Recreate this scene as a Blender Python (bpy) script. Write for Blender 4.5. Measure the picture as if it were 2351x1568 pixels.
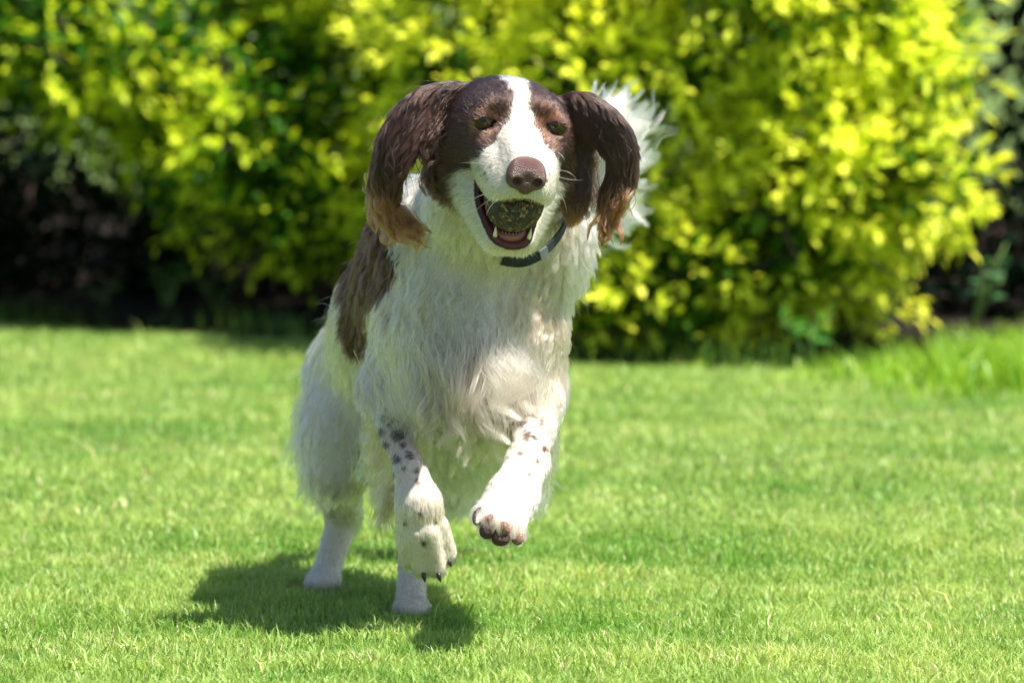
import bpy, math, random
import numpy as np
from mathutils import Vector, Matrix, kdtree

for o in list(bpy.data.objects):
    bpy.data.objects.remove(o)
SC = bpy.context.scene
COL = SC.collection
R = math.radians

# ------------------------------------------------------------------ camera
CAM = np.array([0.0, -7.0, 0.85]); PITCH = R(4.17); FOC = 200.0
cd = bpy.data.cameras.new('camera'); cam = bpy.data.objects.new('camera', cd); COL.objects.link(cam)
cam.location = CAM; cam.rotation_euler = (R(90) - PITCH, 0, 0)
cd.lens = FOC; cd.sensor_width = 36.0; cd.clip_start = 0.1; cd.clip_end = 500
cd.dof.use_dof = True; cd.dof.focus_distance = 6.60; cd.dof.aperture_fstop = 6.4
SC.camera = cam

# ------------------------------------------------------------------ sky and sun
SUN_EL, SUN_AZ = R(62), R(116)       # azimuth clockwise from +Y (sun stands to the right of the camera, a touch behind it)
sdir = Vector((math.sin(SUN_AZ) * math.cos(SUN_EL), math.cos(SUN_AZ) * math.cos(SUN_EL), math.sin(SUN_EL)))
W = bpy.data.worlds.new('World'); SC.world = W; W.use_nodes = True
wn = W.node_tree.nodes; wl = W.node_tree.links
sky = wn.new('ShaderNodeTexSky'); sky.sky_type = 'NISHITA'; sky.sun_disc = False
sky.sun_elevation = SUN_EL; sky.sun_rotation = SUN_AZ
wn['Background'].inputs['Strength'].default_value = 0.066
wl.new(sky.outputs[0], wn['Background'].inputs['Color'])
sl = bpy.data.lights.new('sun', 'SUN'); sl.energy = 5.0; sl.angle = R(0.53); sl.color = (1.0, 0.95, 0.87)
so = bpy.data.objects.new('sun', sl); COL.objects.link(so); so.location = (6, -1, 8)
so.rotation_euler = (-sdir).to_track_quat('-Z', 'Y').to_euler()
SC.view_settings.view_transform = 'Standard'; SC.view_settings.look = 'None'
SC.view_settings.exposure = 1.33; SC.view_settings.gamma = 1.0
SC.cycles.use_denoising = True
SC.cycles.max_bounces = 10; SC.cycles.transmission_bounces = 8; SC.cycles.transparent_max_bounces = 8
SC.cycles.diffuse_bounces = 4; SC.cycles.glossy_bounces = 4
SC.cycles.sample_clamp_indirect = 8.0
try:
    SC.cycles_curves.shape = 'RIBBONS'; SC.cycles_curves.subdivisions = 2
except Exception:
    pass

# ------------------------------------------------------------------ helpers
rng = np.random.default_rng(7)
FPX = FOC / 36.0 * 2351.0
cp, sp = math.cos(PITCH), math.sin(PITCH)
def at(px, py, Y):
    """world point at depth Y that the photograph shows at px, py (of 2351 x 1568)"""
    u = (px - 1175.5) / FPX; v = (784.0 - py) / FPX
    d = np.array([u, cp + v * sp, -sp + v * cp])
    return CAM + d * ((Y - CAM[1]) / d[1])
def nrm(a):
    a = np.asarray(a, float)
    return a / np.maximum(np.linalg.norm(a, axis=-1, keepdims=True), 1e-9)
def tag(o, label=None, cat=None, group=None, kind=None):
    if label: o['label'] = label
    if cat: o['category'] = cat
    if group: o['group'] = group
    if kind: o['kind'] = kind
    return o
def empty(name, loc):
    o = bpy.data.objects.new(name, None); COL.objects.link(o); o.location = loc; o.empty_display_size = 0.1
    return o
def mesh(name, V, F, mat, parent=None, base=None, smooth=True, colors=None):
    """one mesh object from arrays in world space; as a part it is shifted into its thing's frame"""
    me = bpy.data.meshes.new(name)
    V = np.asarray(V, np.float32)
    if isinstance(F, np.ndarray):
        n, k = F.shape
        me.vertices.add(len(V)); me.vertices.foreach_set('co', V.ravel())
        me.loops.add(n * k); me.loops.foreach_set('vertex_index', F.astype(np.int32).ravel())
        me.polygons.add(n)
        me.polygons.foreach_set('loop_start', np.arange(0, n * k, k, dtype=np.int32))
        me.update(calc_edges=True); me.validate()
    else:
        me.from_pydata(V.tolist(), [], F); me.update()
    if smooth: me.polygons.foreach_set('use_smooth', np.ones(len(me.polygons), bool))
    if colors is not None:
        a = me.color_attributes.new('Col', 'FLOAT_COLOR', 'POINT')
        c = np.ones((len(V), 4), np.float32); c[:, :3] = colors
        a.data.foreach_set('color', c.ravel())
    o = bpy.data.objects.new(name, me); COL.objects.link(o)
    if mat: me.materials.append(mat)
    if parent is not None:
        o.parent = parent
        if base is not None: o.location = -Vector(base)
    return o
def tube(pts, rad, seg=8, cap=True):
    pts = np.asarray(pts, float); n = len(pts); rad = np.broadcast_to(rad, (n,))
    tang = nrm(np.gradient(pts, axis=0)); ref = np.array([0.13, 0.37, 0.92])
    V = []; prev = None
    for i in range(n):
        a = ref if prev is None else prev
        a = a - tang[i] * a.dot(tang[i])
        if np.linalg.norm(a) < 1e-3: a = np.array([1.0, 0, 0]) - tang[i] * tang[i][0]
        a = a / np.linalg.norm(a); prev = a; b = np.cross(tang[i], a)
        th = np.arange(seg) * 2 * math.pi / seg
        V.append(pts[i] + rad[i] * (np.cos(th)[:, None] * a + np.sin(th)[:, None] * b))
    V = np.concatenate(V); F = []
    for i in range(n - 1):
        for j in range(seg):
            k = (j + 1) % seg
            F.append((i * seg + j, i * seg + k, (i + 1) * seg + k, (i + 1) * seg + j))
    if cap:
        F.append(tuple(range(seg))[::-1]); F.append(tuple((n - 1) * seg + j for j in range(seg)))
    return V, F
def merge(parts):
    V = []; F = []; n = 0
    for v, f in parts:
        V.append(np.asarray(v, float)); F += [tuple(i + n for i in q) for q in f]; n += len(v)
    return np.concatenate(V), F
def sphere(c, r, seg=20, rings=12, axes=None):
    c = np.asarray(c, float); r = np.broadcast_to(r, (3,)); V = []; F = []
    for i in range(rings + 1):
        ph = math.pi * i / rings
        for j in range(seg):
            th = 2 * math.pi * j / seg
            V.append((math.sin(ph) * math.cos(th) * r[0], math.sin(ph) * math.sin(th) * r[1], math.cos(ph) * r[2]))
    V = np.array(V)
    if axes is not None: V = V @ np.asarray(axes)          # axes: rows are the local axes in world space
    for i in range(rings):
        for j in range(seg):
            k = (j + 1) % seg
            F.append((i * seg + j, (i + 1) * seg + j, (i + 1) * seg + k, i * seg + k))
    return V + c, F
def wavenoise(P, scale, seed, octs=3):
    """cheap smooth noise in -1..1 from summed sines"""
    g = np.random.default_rng(seed); P = np.asarray(P); v = np.zeros(len(P)); tot = 0
    for o in range(octs):
        for k in range(5):
            d = g.normal(size=P.shape[1]); d /= np.linalg.norm(d)
            v += np.sin(P @ d * (2 * math.pi / scale) * (2 ** o) * g.uniform(.7, 1.4) + g.uniform(0, 6.28)) / 2 ** o
        tot += 2.2 / 2 ** o
    return np.clip(v / tot, -1, 1)

# ------------------------------------------------------------------ materials
def new_mat(name):
    m = bpy.data.materials.new(name); m.use_nodes = True
    return m, m.node_tree.nodes, m.node_tree.links, m.node_tree.nodes['Principled BSDF']
def setin(b, **kw):
    for k, v in kw.items():
        k = k.replace('_', ' ')
        if k in b.inputs: b.inputs[k].default_value = v
def plain(name, col, rough=0.5, spec=0.5, bump=0, bscale=60, var=0.0, sss=0):
    m, n, l, b = new_mat(name)
    b.inputs['Base Color'].default_value = (*col, 1); b.inputs['Roughness'].default_value = rough
    b.inputs['Specular IOR Level'].default_value = spec
    if sss:
        b.inputs['Subsurface Weight'].default_value = sss; b.inputs['Subsurface Radius'].default_value = (.006, .002, .001)
        b.inputs['Subsurface Scale'].default_value = 1.0
    if bump or var:
        tc = n.new('ShaderNodeTexCoord'); nz = n.new('ShaderNodeTexNoise')
        nz.inputs['Scale'].default_value = bscale; nz.inputs['Detail'].default_value = 5
        l.new(tc.outputs['Object'], nz.inputs['Vector'])
        if bump:
            bp = n.new('ShaderNodeBump'); bp.inputs['Strength'].default_value = bump; bp.inputs['Distance'].default_value = 0.01
            l.new(nz.outputs[0], bp.inputs['Height']); l.new(bp.outputs[0], b.inputs['Normal'])
        if var:
            mx = n.new('ShaderNodeMix'); mx.data_type = 'RGBA'
            mx.inputs[6].default_value = (*[c * (1 - var) for c in col], 1); mx.inputs[7].default_value = (*[min(1, c * (1 + var)) for c in col], 1)
            l.new(nz.outputs[0], mx.inputs[0]); l.new(mx.outputs[2], b.inputs['Base Color'])
    return m
def leaf_mat(name, trans=0.45, rough=0.45, spec=0.4, attr='Col', tint=1.25):
    m, n, l, b = new_mat(name)
    at_ = n.new('ShaderNodeAttribute'); at_.attribute_name = attr
    l.new(at_.outputs['Color'], b.inputs['Base Color'])
    b.inputs['Roughness'].default_value = rough; b.inputs['Specular IOR Level'].default_value = spec
    t = n.new('ShaderNodeBsdfTranslucent'); mx = n.new('ShaderNodeMixShader'); mx.inputs[0].default_value = trans
    g = n.new('ShaderNodeMix'); g.data_type = 'RGBA'; g.blend_type = 'MULTIPLY'; g.inputs[0].default_value = 1
    g.inputs[7].default_value = (tint, tint, 0.8, 1)
    l.new(at_.outputs['Color'], g.inputs[6]); l.new(g.outputs[2], t.inputs['Color'])
    l.new(b.outputs[0], mx.inputs[1]); l.new(t.outputs[0], mx.inputs[2])
    l.new(mx.outputs[0], n['Material Output'].inputs['Surface'])
    return m

# ------------------------------------------------------------------ ground
def ground_material():
    m, n, l, b = new_mat('lawn_soil')
    tc = n.new('ShaderNodeTexCoord')
    n1 = n.new('ShaderNodeTexNoise'); n1.inputs['Scale'].default_value = 1.7; n1.inputs['Detail'].default_value = 6
    n2 = n.new('ShaderNodeTexNoise'); n2.inputs['Scale'].default_value = 90; n2.inputs['Detail'].default_value = 4
    r1 = n.new('ShaderNodeValToRGB'); r1.color_ramp.elements[0].position = .35; r1.color_ramp.elements[1].position = .7
    r1.color_ramp.elements[0].color = (.10, .19, .02, 1); r1.color_ramp.elements[1].color = (.19, .27, .05, 1)
    mx = n.new('ShaderNodeMix'); mx.data_type = 'RGBA'; mx.blend_type = 'MULTIPLY'; mx.inputs[0].default_value = .6
    l.new(tc.outputs['Object'], n1.inputs['Vector']); l.new(tc.outputs['Object'], n2.inputs['Vector'])
    l.new(n1.outputs[0], r1.inputs[0]); l.new(r1.outputs[0], mx.inputs[6]); l.new(n2.outputs[1], mx.inputs[7])
    l.new(mx.outputs[2], b.inputs['Base Color']); b.inputs['Roughness'].default_value = .9
    bp = n.new('ShaderNodeBump'); bp.inputs['Strength'].default_value = .7; bp.inputs['Distance'].default_value = .03
    l.new(n2.outputs[0], bp.inputs['Height']); l.new(bp.outputs[0], b.inputs['Normal'])
    return m
def lawn_edge(x):
    """depth of the ragged line where the lawn meets the shrub bed"""
    return np.interp(x, [-6, -1.1, -.43, .10, .70, 6], [7.6, 5.12, 4.52, 3.96, 3.88, 3.7]) + 0.035 * np.sin(np.asarray(x) * 9.0)
g = 60.0
xs = np.concatenate([np.linspace(-200, -4, 12)[:-1], np.linspace(-4, 4, 81), np.linspace(4, 200, 12)[1:]])
ys = np.concatenate([np.linspace(-40, -3, 10)[:-1], np.linspace(-3, 9, 121), np.linspace(9, 300, 12)[1:]])
X, Yg = np.meshgrid(xs, ys); P2 = np.stack([X.ravel(), Yg.ravel()], 1)
def ground_z(x, y):
    P = np.stack([np.ravel(x), np.ravel(y)], 1)
    near = np.exp(-((P[:, 0] / 6) ** 2 + ((P[:, 1] - 2) / 9) ** 2))
    return (wavenoise(P, 1.6, 3, 2) * .010) * near
Z = ground_z(P2[:, 0], P2[:, 1])
nx, ny = len(xs), len(ys)
ii, jj = np.meshgrid(np.arange(nx - 1), np.arange(ny - 1)); q = (jj * nx + ii).ravel()
GF = np.stack([q, q + 1, q + 1 + nx, q + nx], 1)
tag(mesh('ground', np.column_stack([P2, Z]), GF, ground_material()), kind='structure')
# bare soil of the bed under the shrubs
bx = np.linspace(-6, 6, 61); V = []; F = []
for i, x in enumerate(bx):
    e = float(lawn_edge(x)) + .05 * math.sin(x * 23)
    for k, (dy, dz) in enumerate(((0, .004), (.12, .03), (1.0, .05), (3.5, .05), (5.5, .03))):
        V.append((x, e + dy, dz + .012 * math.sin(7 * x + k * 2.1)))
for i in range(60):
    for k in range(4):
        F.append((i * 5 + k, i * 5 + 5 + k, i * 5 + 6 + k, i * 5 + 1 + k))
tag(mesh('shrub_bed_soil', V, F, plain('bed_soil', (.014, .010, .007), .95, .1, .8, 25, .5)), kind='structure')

# ------------------------------------------------------------------ grass
def blades(P, h, w, lean, colr, seed, z0=None):
    """P: n x 2 roots. Returns arrays for blades of two segments"""
    g = np.random.default_rng(seed); n = len(P)
    a = g.uniform(0, 2 * math.pi, n); b = g.uniform(0, 2 * math.pi, n)
    side = np.stack([np.cos(a), np.sin(a), np.zeros(n)], 1) * (w / 2)[:, None]
    ld = np.stack([np.cos(b), np.sin(b), np.zeros(n)], 1) * (h * lean)[:, None]
    z = ground_z(P[:, 0], P[:, 1]) - .004
    r = np.column_stack([P, z])
    up = np.zeros((n, 3)); up[:, 2] = h
    mid = r + up * .58 + ld * .32; tip = r + up * (1 - .35 * lean ** 2)[:, None] + ld
    V = np.stack([r - side, r + side, mid + side * .8, mid - side * .8, tip], 1).reshape(-1, 3)
    k = np.arange(n) * 5
    T = np.concatenate([np.stack([k, k + 1, k + 2], 1), np.stack([k, k + 2, k + 3], 1), np.stack([k + 3, k + 2, k + 4], 1)])
    return V, T, np.repeat(colr, 5, axis=0)
FEET = [(-.245, .235), (-.128, -.035)]
def lawn(n, d0, d1, margin, hmul, wmul, seed):
    g = np.random.default_rng(seed)
    D = np.sqrt(g.uniform(d0 ** 2, d1 ** 2, n)); half = D * .091 + margin
    x = g.uniform(-1, 1, n) * half; y = D - 7
    keep = y < lawn_edge(x) + g.normal(0, .05, n); x = x[keep]; y = y[keep]; n = len(x)
    P = np.stack([x, y], 1)
    big = wavenoise(P, .9, 11, 3); fine = wavenoise(P, .16, 12, 2)
    streak = wavenoise(np.stack([P[:, 0] * .35 + P[:, 1] * .25, P[:, 1] * 1.6 + P[:, 0] * .6], 1), .8, 13, 2)
    h = (.019 + .009 * g.random(n) + .006 * fine + .003 * big) * hmul
    tall = g.random(n) < .006; h[tall] *= g.uniform(1.4, 2.1, tall.sum())
    h = np.maximum(h, .010)
    for fx, fy in FEET:                                    # trodden down under and before the hind paws
        h = np.where(((x - fx) / .045) ** 2 + ((y - fy + .03) / .075) ** 2 < 1, h * .42, h)
    w = g.uniform(.0014, .0029, n) * wmul
    lean = g.uniform(.15, 1.15, n)
    t = np.clip(.45 + .26 * big + .26 * fine + .18 * streak + g.normal(0, .14, n), 0, 1)[:, None]
    c = (1 - t) * np.array([.135, .30, .040]) + t * np.array([.44, .55, .155])
    dry = g.random(n) < .04 + .07 * np.clip(streak, 0, 1)
    c[dry] = np.array([.62, .56, .28]) * g.uniform(.6, 1.1, (dry.sum(), 1))
    return blades(P, h, w, lean, c, seed + 50)
parts = [lawn(180000, 5.55, 8.0, .35, 1.0, 1.0, 21), lawn(150000, 8.0, 12.8, .4, .85, 1.15, 22), lawn(60000, 5.0, 13.0, 1.9, 1.0, 1.9, 23)]
# unmown fringe along the bed, tall at the right
gq = np.random.default_rng(31)
def fringe(n, x0, x1, dy0, dy1, h0, h1, c0, c1, w0, seed):
    g = np.random.default_rng(seed); x = g.uniform(x0, x1, n); y = lawn_edge(x) + g.uniform(dy0, dy1, n)
    t = g.random((n, 1)); c = np.array(c0) * (1 - t) + np.array(c1) * t
    return blades(np.stack([x, y], 1), g.uniform(h0, h1, n), g.uniform(.6, 1.4, n) * w0, g.uniform(.1, .8, n), c, seed)
parts.append(fringe(1500, -1.7, 1.7, -.05, .10, .03, .09, (.06, .16, .02), (.18, .30, .04), .005, 41))
for fx, fy, sd in ((-.245, .20, 91), (-.130, -.075, 92)):      # longer blades pushed up round the hind paws
    g = np.random.default_rng(sd); n = 420; a = g.uniform(0, 6.28, n); rr = g.uniform(.045, .085, n)
    t = g.random((n, 1)); parts.append(blades(np.stack([fx + np.cos(a) * rr, fy + np.sin(a) * rr * .8], 1), g.uniform(.012, .026, n), g.uniform(.0014, .0026, n), g.uniform(.2, .9, n), np.array([.13, .29, .04]) * (1 - t) + np.array([.40, .52, .13]) * t, sd))
V = []; T = []; C_ = []; n0 = 0
for v, t, c in parts:
    V.append(v); T.append(t + n0); C_.append(c); n0 += len(v)
GRASS = leaf_mat('grass_blade', .38, .42, .35)
tag(mesh('lawn_grass', np.concatenate(V), np.concatenate(T), GRASS, colors=np.concatenate(C_), smooth=False),
    'short sunlit mown lawn grass covering the ground', 'grass', kind='stuff')
def clump_grass(n, cx, cy, sx, sy, h0, h1, c0, c1, w0, seed):
    g = np.random.default_rng(seed); x = g.normal(cx, sx, n); y = g.normal(cy, sy, n)
    t = g.random((n, 1)); c = np.array(c0) * (1 - t) + np.array(c1) * t
    h = g.uniform(h0, h1, n) * np.exp(-((x - cx) / (2.2 * sx)) ** 2)
    return blades(np.stack([x, y], 1), h, g.uniform(.6, 1.4, n) * w0, g.uniform(.2, .9, n), c, seed)
v, t, c = clump_grass(4600, 1.04, 3.72, .22, .20, .04, .125, (.14, .33, .015), (.34, .50, .05), .006, 43)
tag(mesh('tall_grass', v, t, GRASS, colors=c, smooth=False), 'tall bright yellow green unmown grass at the right lawn edge', 'grass', kind='stuff')

# ------------------------------------------------------------------ shrubs
def leaf_shape():
    """a pointed oval leaf folded along its midrib, 1 long, in x-y, about 12 triangles"""
    V = [(0, 0, 0), (.28, .21, .05), (.28, 0, 0), (.28, -.21, .05), (.62, .20, .04), (.62, 0, -.02), (.62, -.20, .04), (1, 0, -.09)]
    F = [(0, 2, 1), (0, 3, 2), (1, 2, 5, 4), (2, 3, 6, 5), (4, 5, 7), (5, 6, 7)]
    T = []
    for f in F:
        T += [(f[0], f[i], f[i + 1]) for i in range(1, len(f) - 1)]
    return np.array(V), np.array(T)
LV, LT = leaf_shape()
def frames(d, up, roll):
    d = nrm(d); s = nrm(np.cross(up, d)); u = np.cross(d, s)
    c, s_ = np.cos(roll)[:, None], np.sin(roll)[:, None]
    return d, s * c + u * s_, u * c - s * s_
def leaves_mesh(P, d, size, roll, cols, wid=1.0):
    up = np.tile([0, 0, 1.0], (len(P), 1)) + rng.normal(0, .15, (len(P), 3))
    a, b, c = frames(d, up, roll)
    V = P[:, None] + size[:, None, None] * (LV[None, :, 0:1] * a[:, None] + wid * LV[None, :, 1:2] * b[:, None] + LV[None, :, 2:3] * c[:, None])
    T = (LT[None] + (np.arange(len(P)) * len(LV))[:, None, None]).reshape(-1, 3)
    return V.reshape(-1, 3), T, np.repeat(cols, len(LV), axis=0), (a, b, c)
def grow_shrub(shoots, outward, per, size, colf, seed):
    """leaves set along short shoots; returns roots, directions, sizes, rolls, colours"""
    g = np.random.default_rng(seed); n = len(shoots)
    k = g.integers(per[0], per[1], n); idx = np.repeat(np.arange(n), k)
    tpos = np.concatenate([np.linspace(0, 1, a) for a in k])
    ang = np.concatenate([np.arange(a) * 2.4 + g.uniform(0, 6) for a in k])
    sd = nrm(outward + g.normal(0, .35, (n, 3)) + np.array([0, 0, .12]))
    L = g.uniform(.07, .15, n)
    P = shoots[idx] + sd[idx] * (L[idx] * (tpos - .6))[:, None]
    s = nrm(np.cross(sd, [0.2, .3, 1])); u = np.cross(sd, s)
    rad = s[idx] * np.cos(ang)[:, None] + u[idx] * np.sin(ang)[:, None]
    d = nrm(rad * (1.15 - .75 * tpos)[:, None] + sd[idx] * (.35 + .6 * tpos)[:, None] + g.normal(0, .22, (len(P), 3)))
    sz = g.uniform(size[0], size[1], len(P)) * (1.05 - .35 * tpos)
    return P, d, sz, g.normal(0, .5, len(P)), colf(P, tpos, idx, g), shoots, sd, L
LEAF = leaf_mat('golden_leaf', .42, .5, .18, tint=1.2)
DARKLEAF = leaf_mat('evergreen_leaf', .10, .7, .02, tint=1.0)
BARK = plain('bark', (.085, .065, .05), .9, .2, .6, 40, .4)

def single_leaves(P, d, sz, roll, cols, cam_idx, root, base, mats):
    """the leaves that show largest, each an object of its own sharing mesh data"""
    meshes = []
    for m_i, m in enumerate(mats):
        me = bpy.data.meshes.new('leaf'); me.from_pydata(LV.tolist(), [], LT.tolist()); me.materials.append(m); me.update()
        meshes.append(me)
    up = np.tile([0, 0, 1.0], (len(P), 1)); a, b, c = frames(d, up, roll)
    y = cols[:, 0] / np.maximum(cols[:, 1], 1e-3)
    for i in cam_idx:
        o = bpy.data.objects.new('leaf', meshes[min(len(mats) - 1, int(np.clip((y[i] - .45) / .5, 0, .999) * len(mats)))])
        COL.objects.link(o); o.parent = root
        M = Matrix((( *(a[i] * sz[i]), 0), (*(b[i] * sz[i]), 0), (*(c[i] * sz[i]), 0), (0, 0, 0, 1))).transposed()
        M.translation = Vector(P[i] - base); o.matrix_local = M
def plain_leaf(name, col):
    m = leaf_mat(name, .42, .5, .18, tint=1.2)
    n = m.node_tree.nodes; a = [x for x in n if x.type == 'ATTRIBUTE'][0]
    rgb = n.new('ShaderNodeRGB'); rgb.outputs[0].default_value = (*col, 1)
    oi = n.new('ShaderNodeObjectInfo'); hs = n.new('ShaderNodeHueSaturation'); mr = n.new('ShaderNodeMapRange')
    mr.inputs[3].default_value = .75; mr.inputs[4].default_value = 1.2
    l = m.node_tree.links
    l.new(oi.outputs['Random'], mr.inputs[0]); l.new(mr.outputs[0], hs.inputs['Value']); l.new(rgb.outputs[0], hs.inputs['Color'])
    for lk in list(a.outputs['Color'].links):
        l.new(hs.outputs[0], lk.to_socket)
    return m
LEAF_SINGLE = [plain_leaf('leaf_green', (.13, .27, .015)), plain_leaf('leaf_lime', (.42, .55, .02)), plain_leaf('leaf_gold', (.74, .76, .05))]

def shrub(name, label, base, lobes, nshoot, seed, colf, size=(.030, .050), per=(6, 11), singles=0, stems=9, group=None, mat=None, kind='shrub', bumps=0, dy=0, zmin=.12):
    g = np.random.default_rng(seed); base = np.asarray(base, float)
    lobes = [(a, b + dy, *c) for a, b, *c in lobes]
    for _ in range(bumps):                                 # smaller sprays bulging out of the front
        cx, cy, cz, rx, ry, rz = lobes[g.integers(len(lobes) if _ < 0 else 7)]
        d = nrm(np.array([g.normal(), -abs(g.normal()) - .4, g.normal() * .8])); r = g.uniform(.09, .16)
        lobes.append((cx + d[0] * rx * .95, cy + d[1] * ry * .95, max(zmin, cz + d[2] * rz * .95), r, r, r * .8))
    root = tag(empty(name, base), label, kind, group)
    vol = np.array([l[3] * l[4] * l[5] for l in lobes]) ** .67; n_ = g.multinomial(nshoot, vol / vol.sum())
    S = []; O = []
    for (cx, cy, cz, rx, ry, rz), n in zip(lobes, n_):
        d = nrm(g.normal(size=(n * 2, 3))); d = d[(d[:, 1] < .55)][:n]
        rr = 1 - np.abs(g.normal(0, .17, len(d))); rr += .10 * wavenoise(d, 1.1, seed + 5, 2)
        p = d * rr[:, None] * np.array([rx, ry, rz]) + np.array([cx, cy, cz])
        S.append(p); O.append(nrm(d / np.array([rx, ry, rz])))
    S = np.concatenate(S); O = np.concatenate(O)
    # drop shoots buried deep inside another lobe, and any under the ground
    depth = np.zeros(len(S))
    for (cx, cy, cz, rx, ry, rz) in lobes:
        depth = np.maximum(depth, 1 - np.linalg.norm((S - [cx, cy, cz]) / [rx, ry, rz], axis=1))
    ok = (depth < .45) & (S[:, 2] > .05); S = S[ok]; O = O[ok]
    P, d, sz, roll, cols, sh, sd, L = grow_shrub(S, O, per, size, colf, seed + 1)
    ok = P[:, 2] > .02
    P, d, sz, roll, cols = P[ok], d[ok], sz[ok], roll[ok], cols[ok]
    v = P - CAM; px = v[:, 0] / v[:, 1] * FPX; D = v[:, 1]
    pz = v[:, 2] / v[:, 1]
    inview = (np.abs(px) < 1150) & (pz < -.014)
    front = np.argsort(np.where(inview, D / sz * .02 + (D - D.min()), 1e9))[:singles]
    rest = np.ones(len(P), bool); rest[front] = False
    V_, T_, C2, _ = leaves_mesh(P[rest], d[rest], sz[rest], roll[rest], cols[rest])
    tag(mesh('foliage', V_, T_, mat or LEAF, root, base, colors=C2), kind='stuff')
    if singles: single_leaves(P, d, sz, roll, cols, front, root, base, LEAF_SINGLE)
    # woody stems from the base up into the crown
    for k in range(stems):
        tgt = S[g.integers(len(S))] * np.array([1, 1, 1]); b0 = base + np.array([g.normal(0, .10), g.normal(0, .06), 0])
        mid = b0 * .55 + tgt * .45 + np.array([0, 0, .10])
        t = np.linspace(0, 1, 9)[:, None]
        pts = (1 - t) ** 2 * b0 + 2 * t * (1 - t) * mid + t ** 2 * tgt + g.normal(0, .006, (9, 3)) * t
        V_, F_ = tube(pts, np.linspace(.016, .003, 9) * g.uniform(.7, 1.3), 7)
        mesh('stem', V_, F_, BARK, root, base)
    tw = []
    for i in g.choice(len(sh), min(len(sh), 500), replace=False):
        a_ = sh[i] - sd[i] * (L[i] + .10); tw.append(tube(np.array([a_, sh[i] - sd[i] * .03, sh[i] + sd[i] * L[i] * .35]), [.0028, .0018, .0008], 5))
    V_, F_ = merge(tw); tag(mesh('twigs', V_, F_, BARK, root, base), kind='stuff')
    return root

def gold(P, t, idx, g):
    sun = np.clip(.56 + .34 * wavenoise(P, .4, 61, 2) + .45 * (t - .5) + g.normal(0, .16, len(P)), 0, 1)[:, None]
    return np.where(sun < .45, np.array([.06, .16, .010]) * (.6 + sun), (1 - sun) * np.array([.42, .60, .03]) + sun * np.array([.86, .88, .08]))  # green inner leaves, darkened further to put gap shade into the colour
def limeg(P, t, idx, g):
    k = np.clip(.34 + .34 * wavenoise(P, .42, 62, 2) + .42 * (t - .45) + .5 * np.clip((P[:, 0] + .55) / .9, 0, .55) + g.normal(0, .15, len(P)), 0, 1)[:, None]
    return np.where(k < .40, np.array([.055, .17, .010]) * (.7 + k), (1 - k) * np.array([.22, .42, .015]) + k * np.array([.74, .80, .04]))  # green leaves with yellow tips; low tones also paint shading into the colour
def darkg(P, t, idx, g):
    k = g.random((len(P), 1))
    return (1 - k) * np.array([.003, .008, .004]) + k * np.array([.006, .017, .009])  # near-black leaf colour stands in for shade on hedge and filler plants
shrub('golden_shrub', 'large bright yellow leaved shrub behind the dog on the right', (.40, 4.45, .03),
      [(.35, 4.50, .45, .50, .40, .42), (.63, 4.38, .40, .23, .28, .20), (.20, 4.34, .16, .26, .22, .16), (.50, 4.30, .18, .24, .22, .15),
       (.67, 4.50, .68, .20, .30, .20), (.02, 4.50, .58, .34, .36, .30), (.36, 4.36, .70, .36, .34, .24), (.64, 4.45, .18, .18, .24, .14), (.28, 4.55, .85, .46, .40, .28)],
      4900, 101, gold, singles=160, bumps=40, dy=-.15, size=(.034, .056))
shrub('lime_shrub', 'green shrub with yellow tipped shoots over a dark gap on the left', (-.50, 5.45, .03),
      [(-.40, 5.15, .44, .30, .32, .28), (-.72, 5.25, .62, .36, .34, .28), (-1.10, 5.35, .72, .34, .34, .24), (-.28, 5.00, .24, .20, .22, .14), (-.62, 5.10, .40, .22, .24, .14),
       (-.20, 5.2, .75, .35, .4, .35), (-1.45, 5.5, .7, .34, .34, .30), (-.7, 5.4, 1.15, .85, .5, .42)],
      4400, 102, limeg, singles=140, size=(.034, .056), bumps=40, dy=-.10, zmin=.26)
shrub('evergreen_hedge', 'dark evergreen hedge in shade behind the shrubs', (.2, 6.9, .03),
      [(-4.3, 7.4, 1.3, 1.0, .7, 1.35), (-3.2, 7.0, 1.3, .9, .7, 1.35), (3.4, 5.8, 1.3, .9, .7, 1.35), (-3.6, 6.6, .35, .9, .4, .4), (-2.4, 6.3, .3, .8, .35, .38), (-2.2, 6.7, 1.3, .9, .7, 1.35), (-1.1, 6.8, 1.3, .9, .7, 1.35), (0, 6.8, 1.3, .9, .7, 1.35), (1.0, 6.5, 1.3, .8, .7, 1.35), (1.7, 6.2, 1.3, .8, .7, 1.35), (2.5, 6.0, 1.3, .8, .7, 1.35), (-1.5, 6.0, .25, .5, .3, .35), (-.95, 5.9, .22, .45, .28, .30), (-.4, 5.75, .20, .45, .28, .28), (1.25, 5.3, .2, .4, .3, .28)],  # low front lobes added to darken the gaps under the shrubs
      8600, 103, darkg, size=(.04, .075), per=(5, 9), stems=14, mat=DARKLEAF, kind='hedge')

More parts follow.
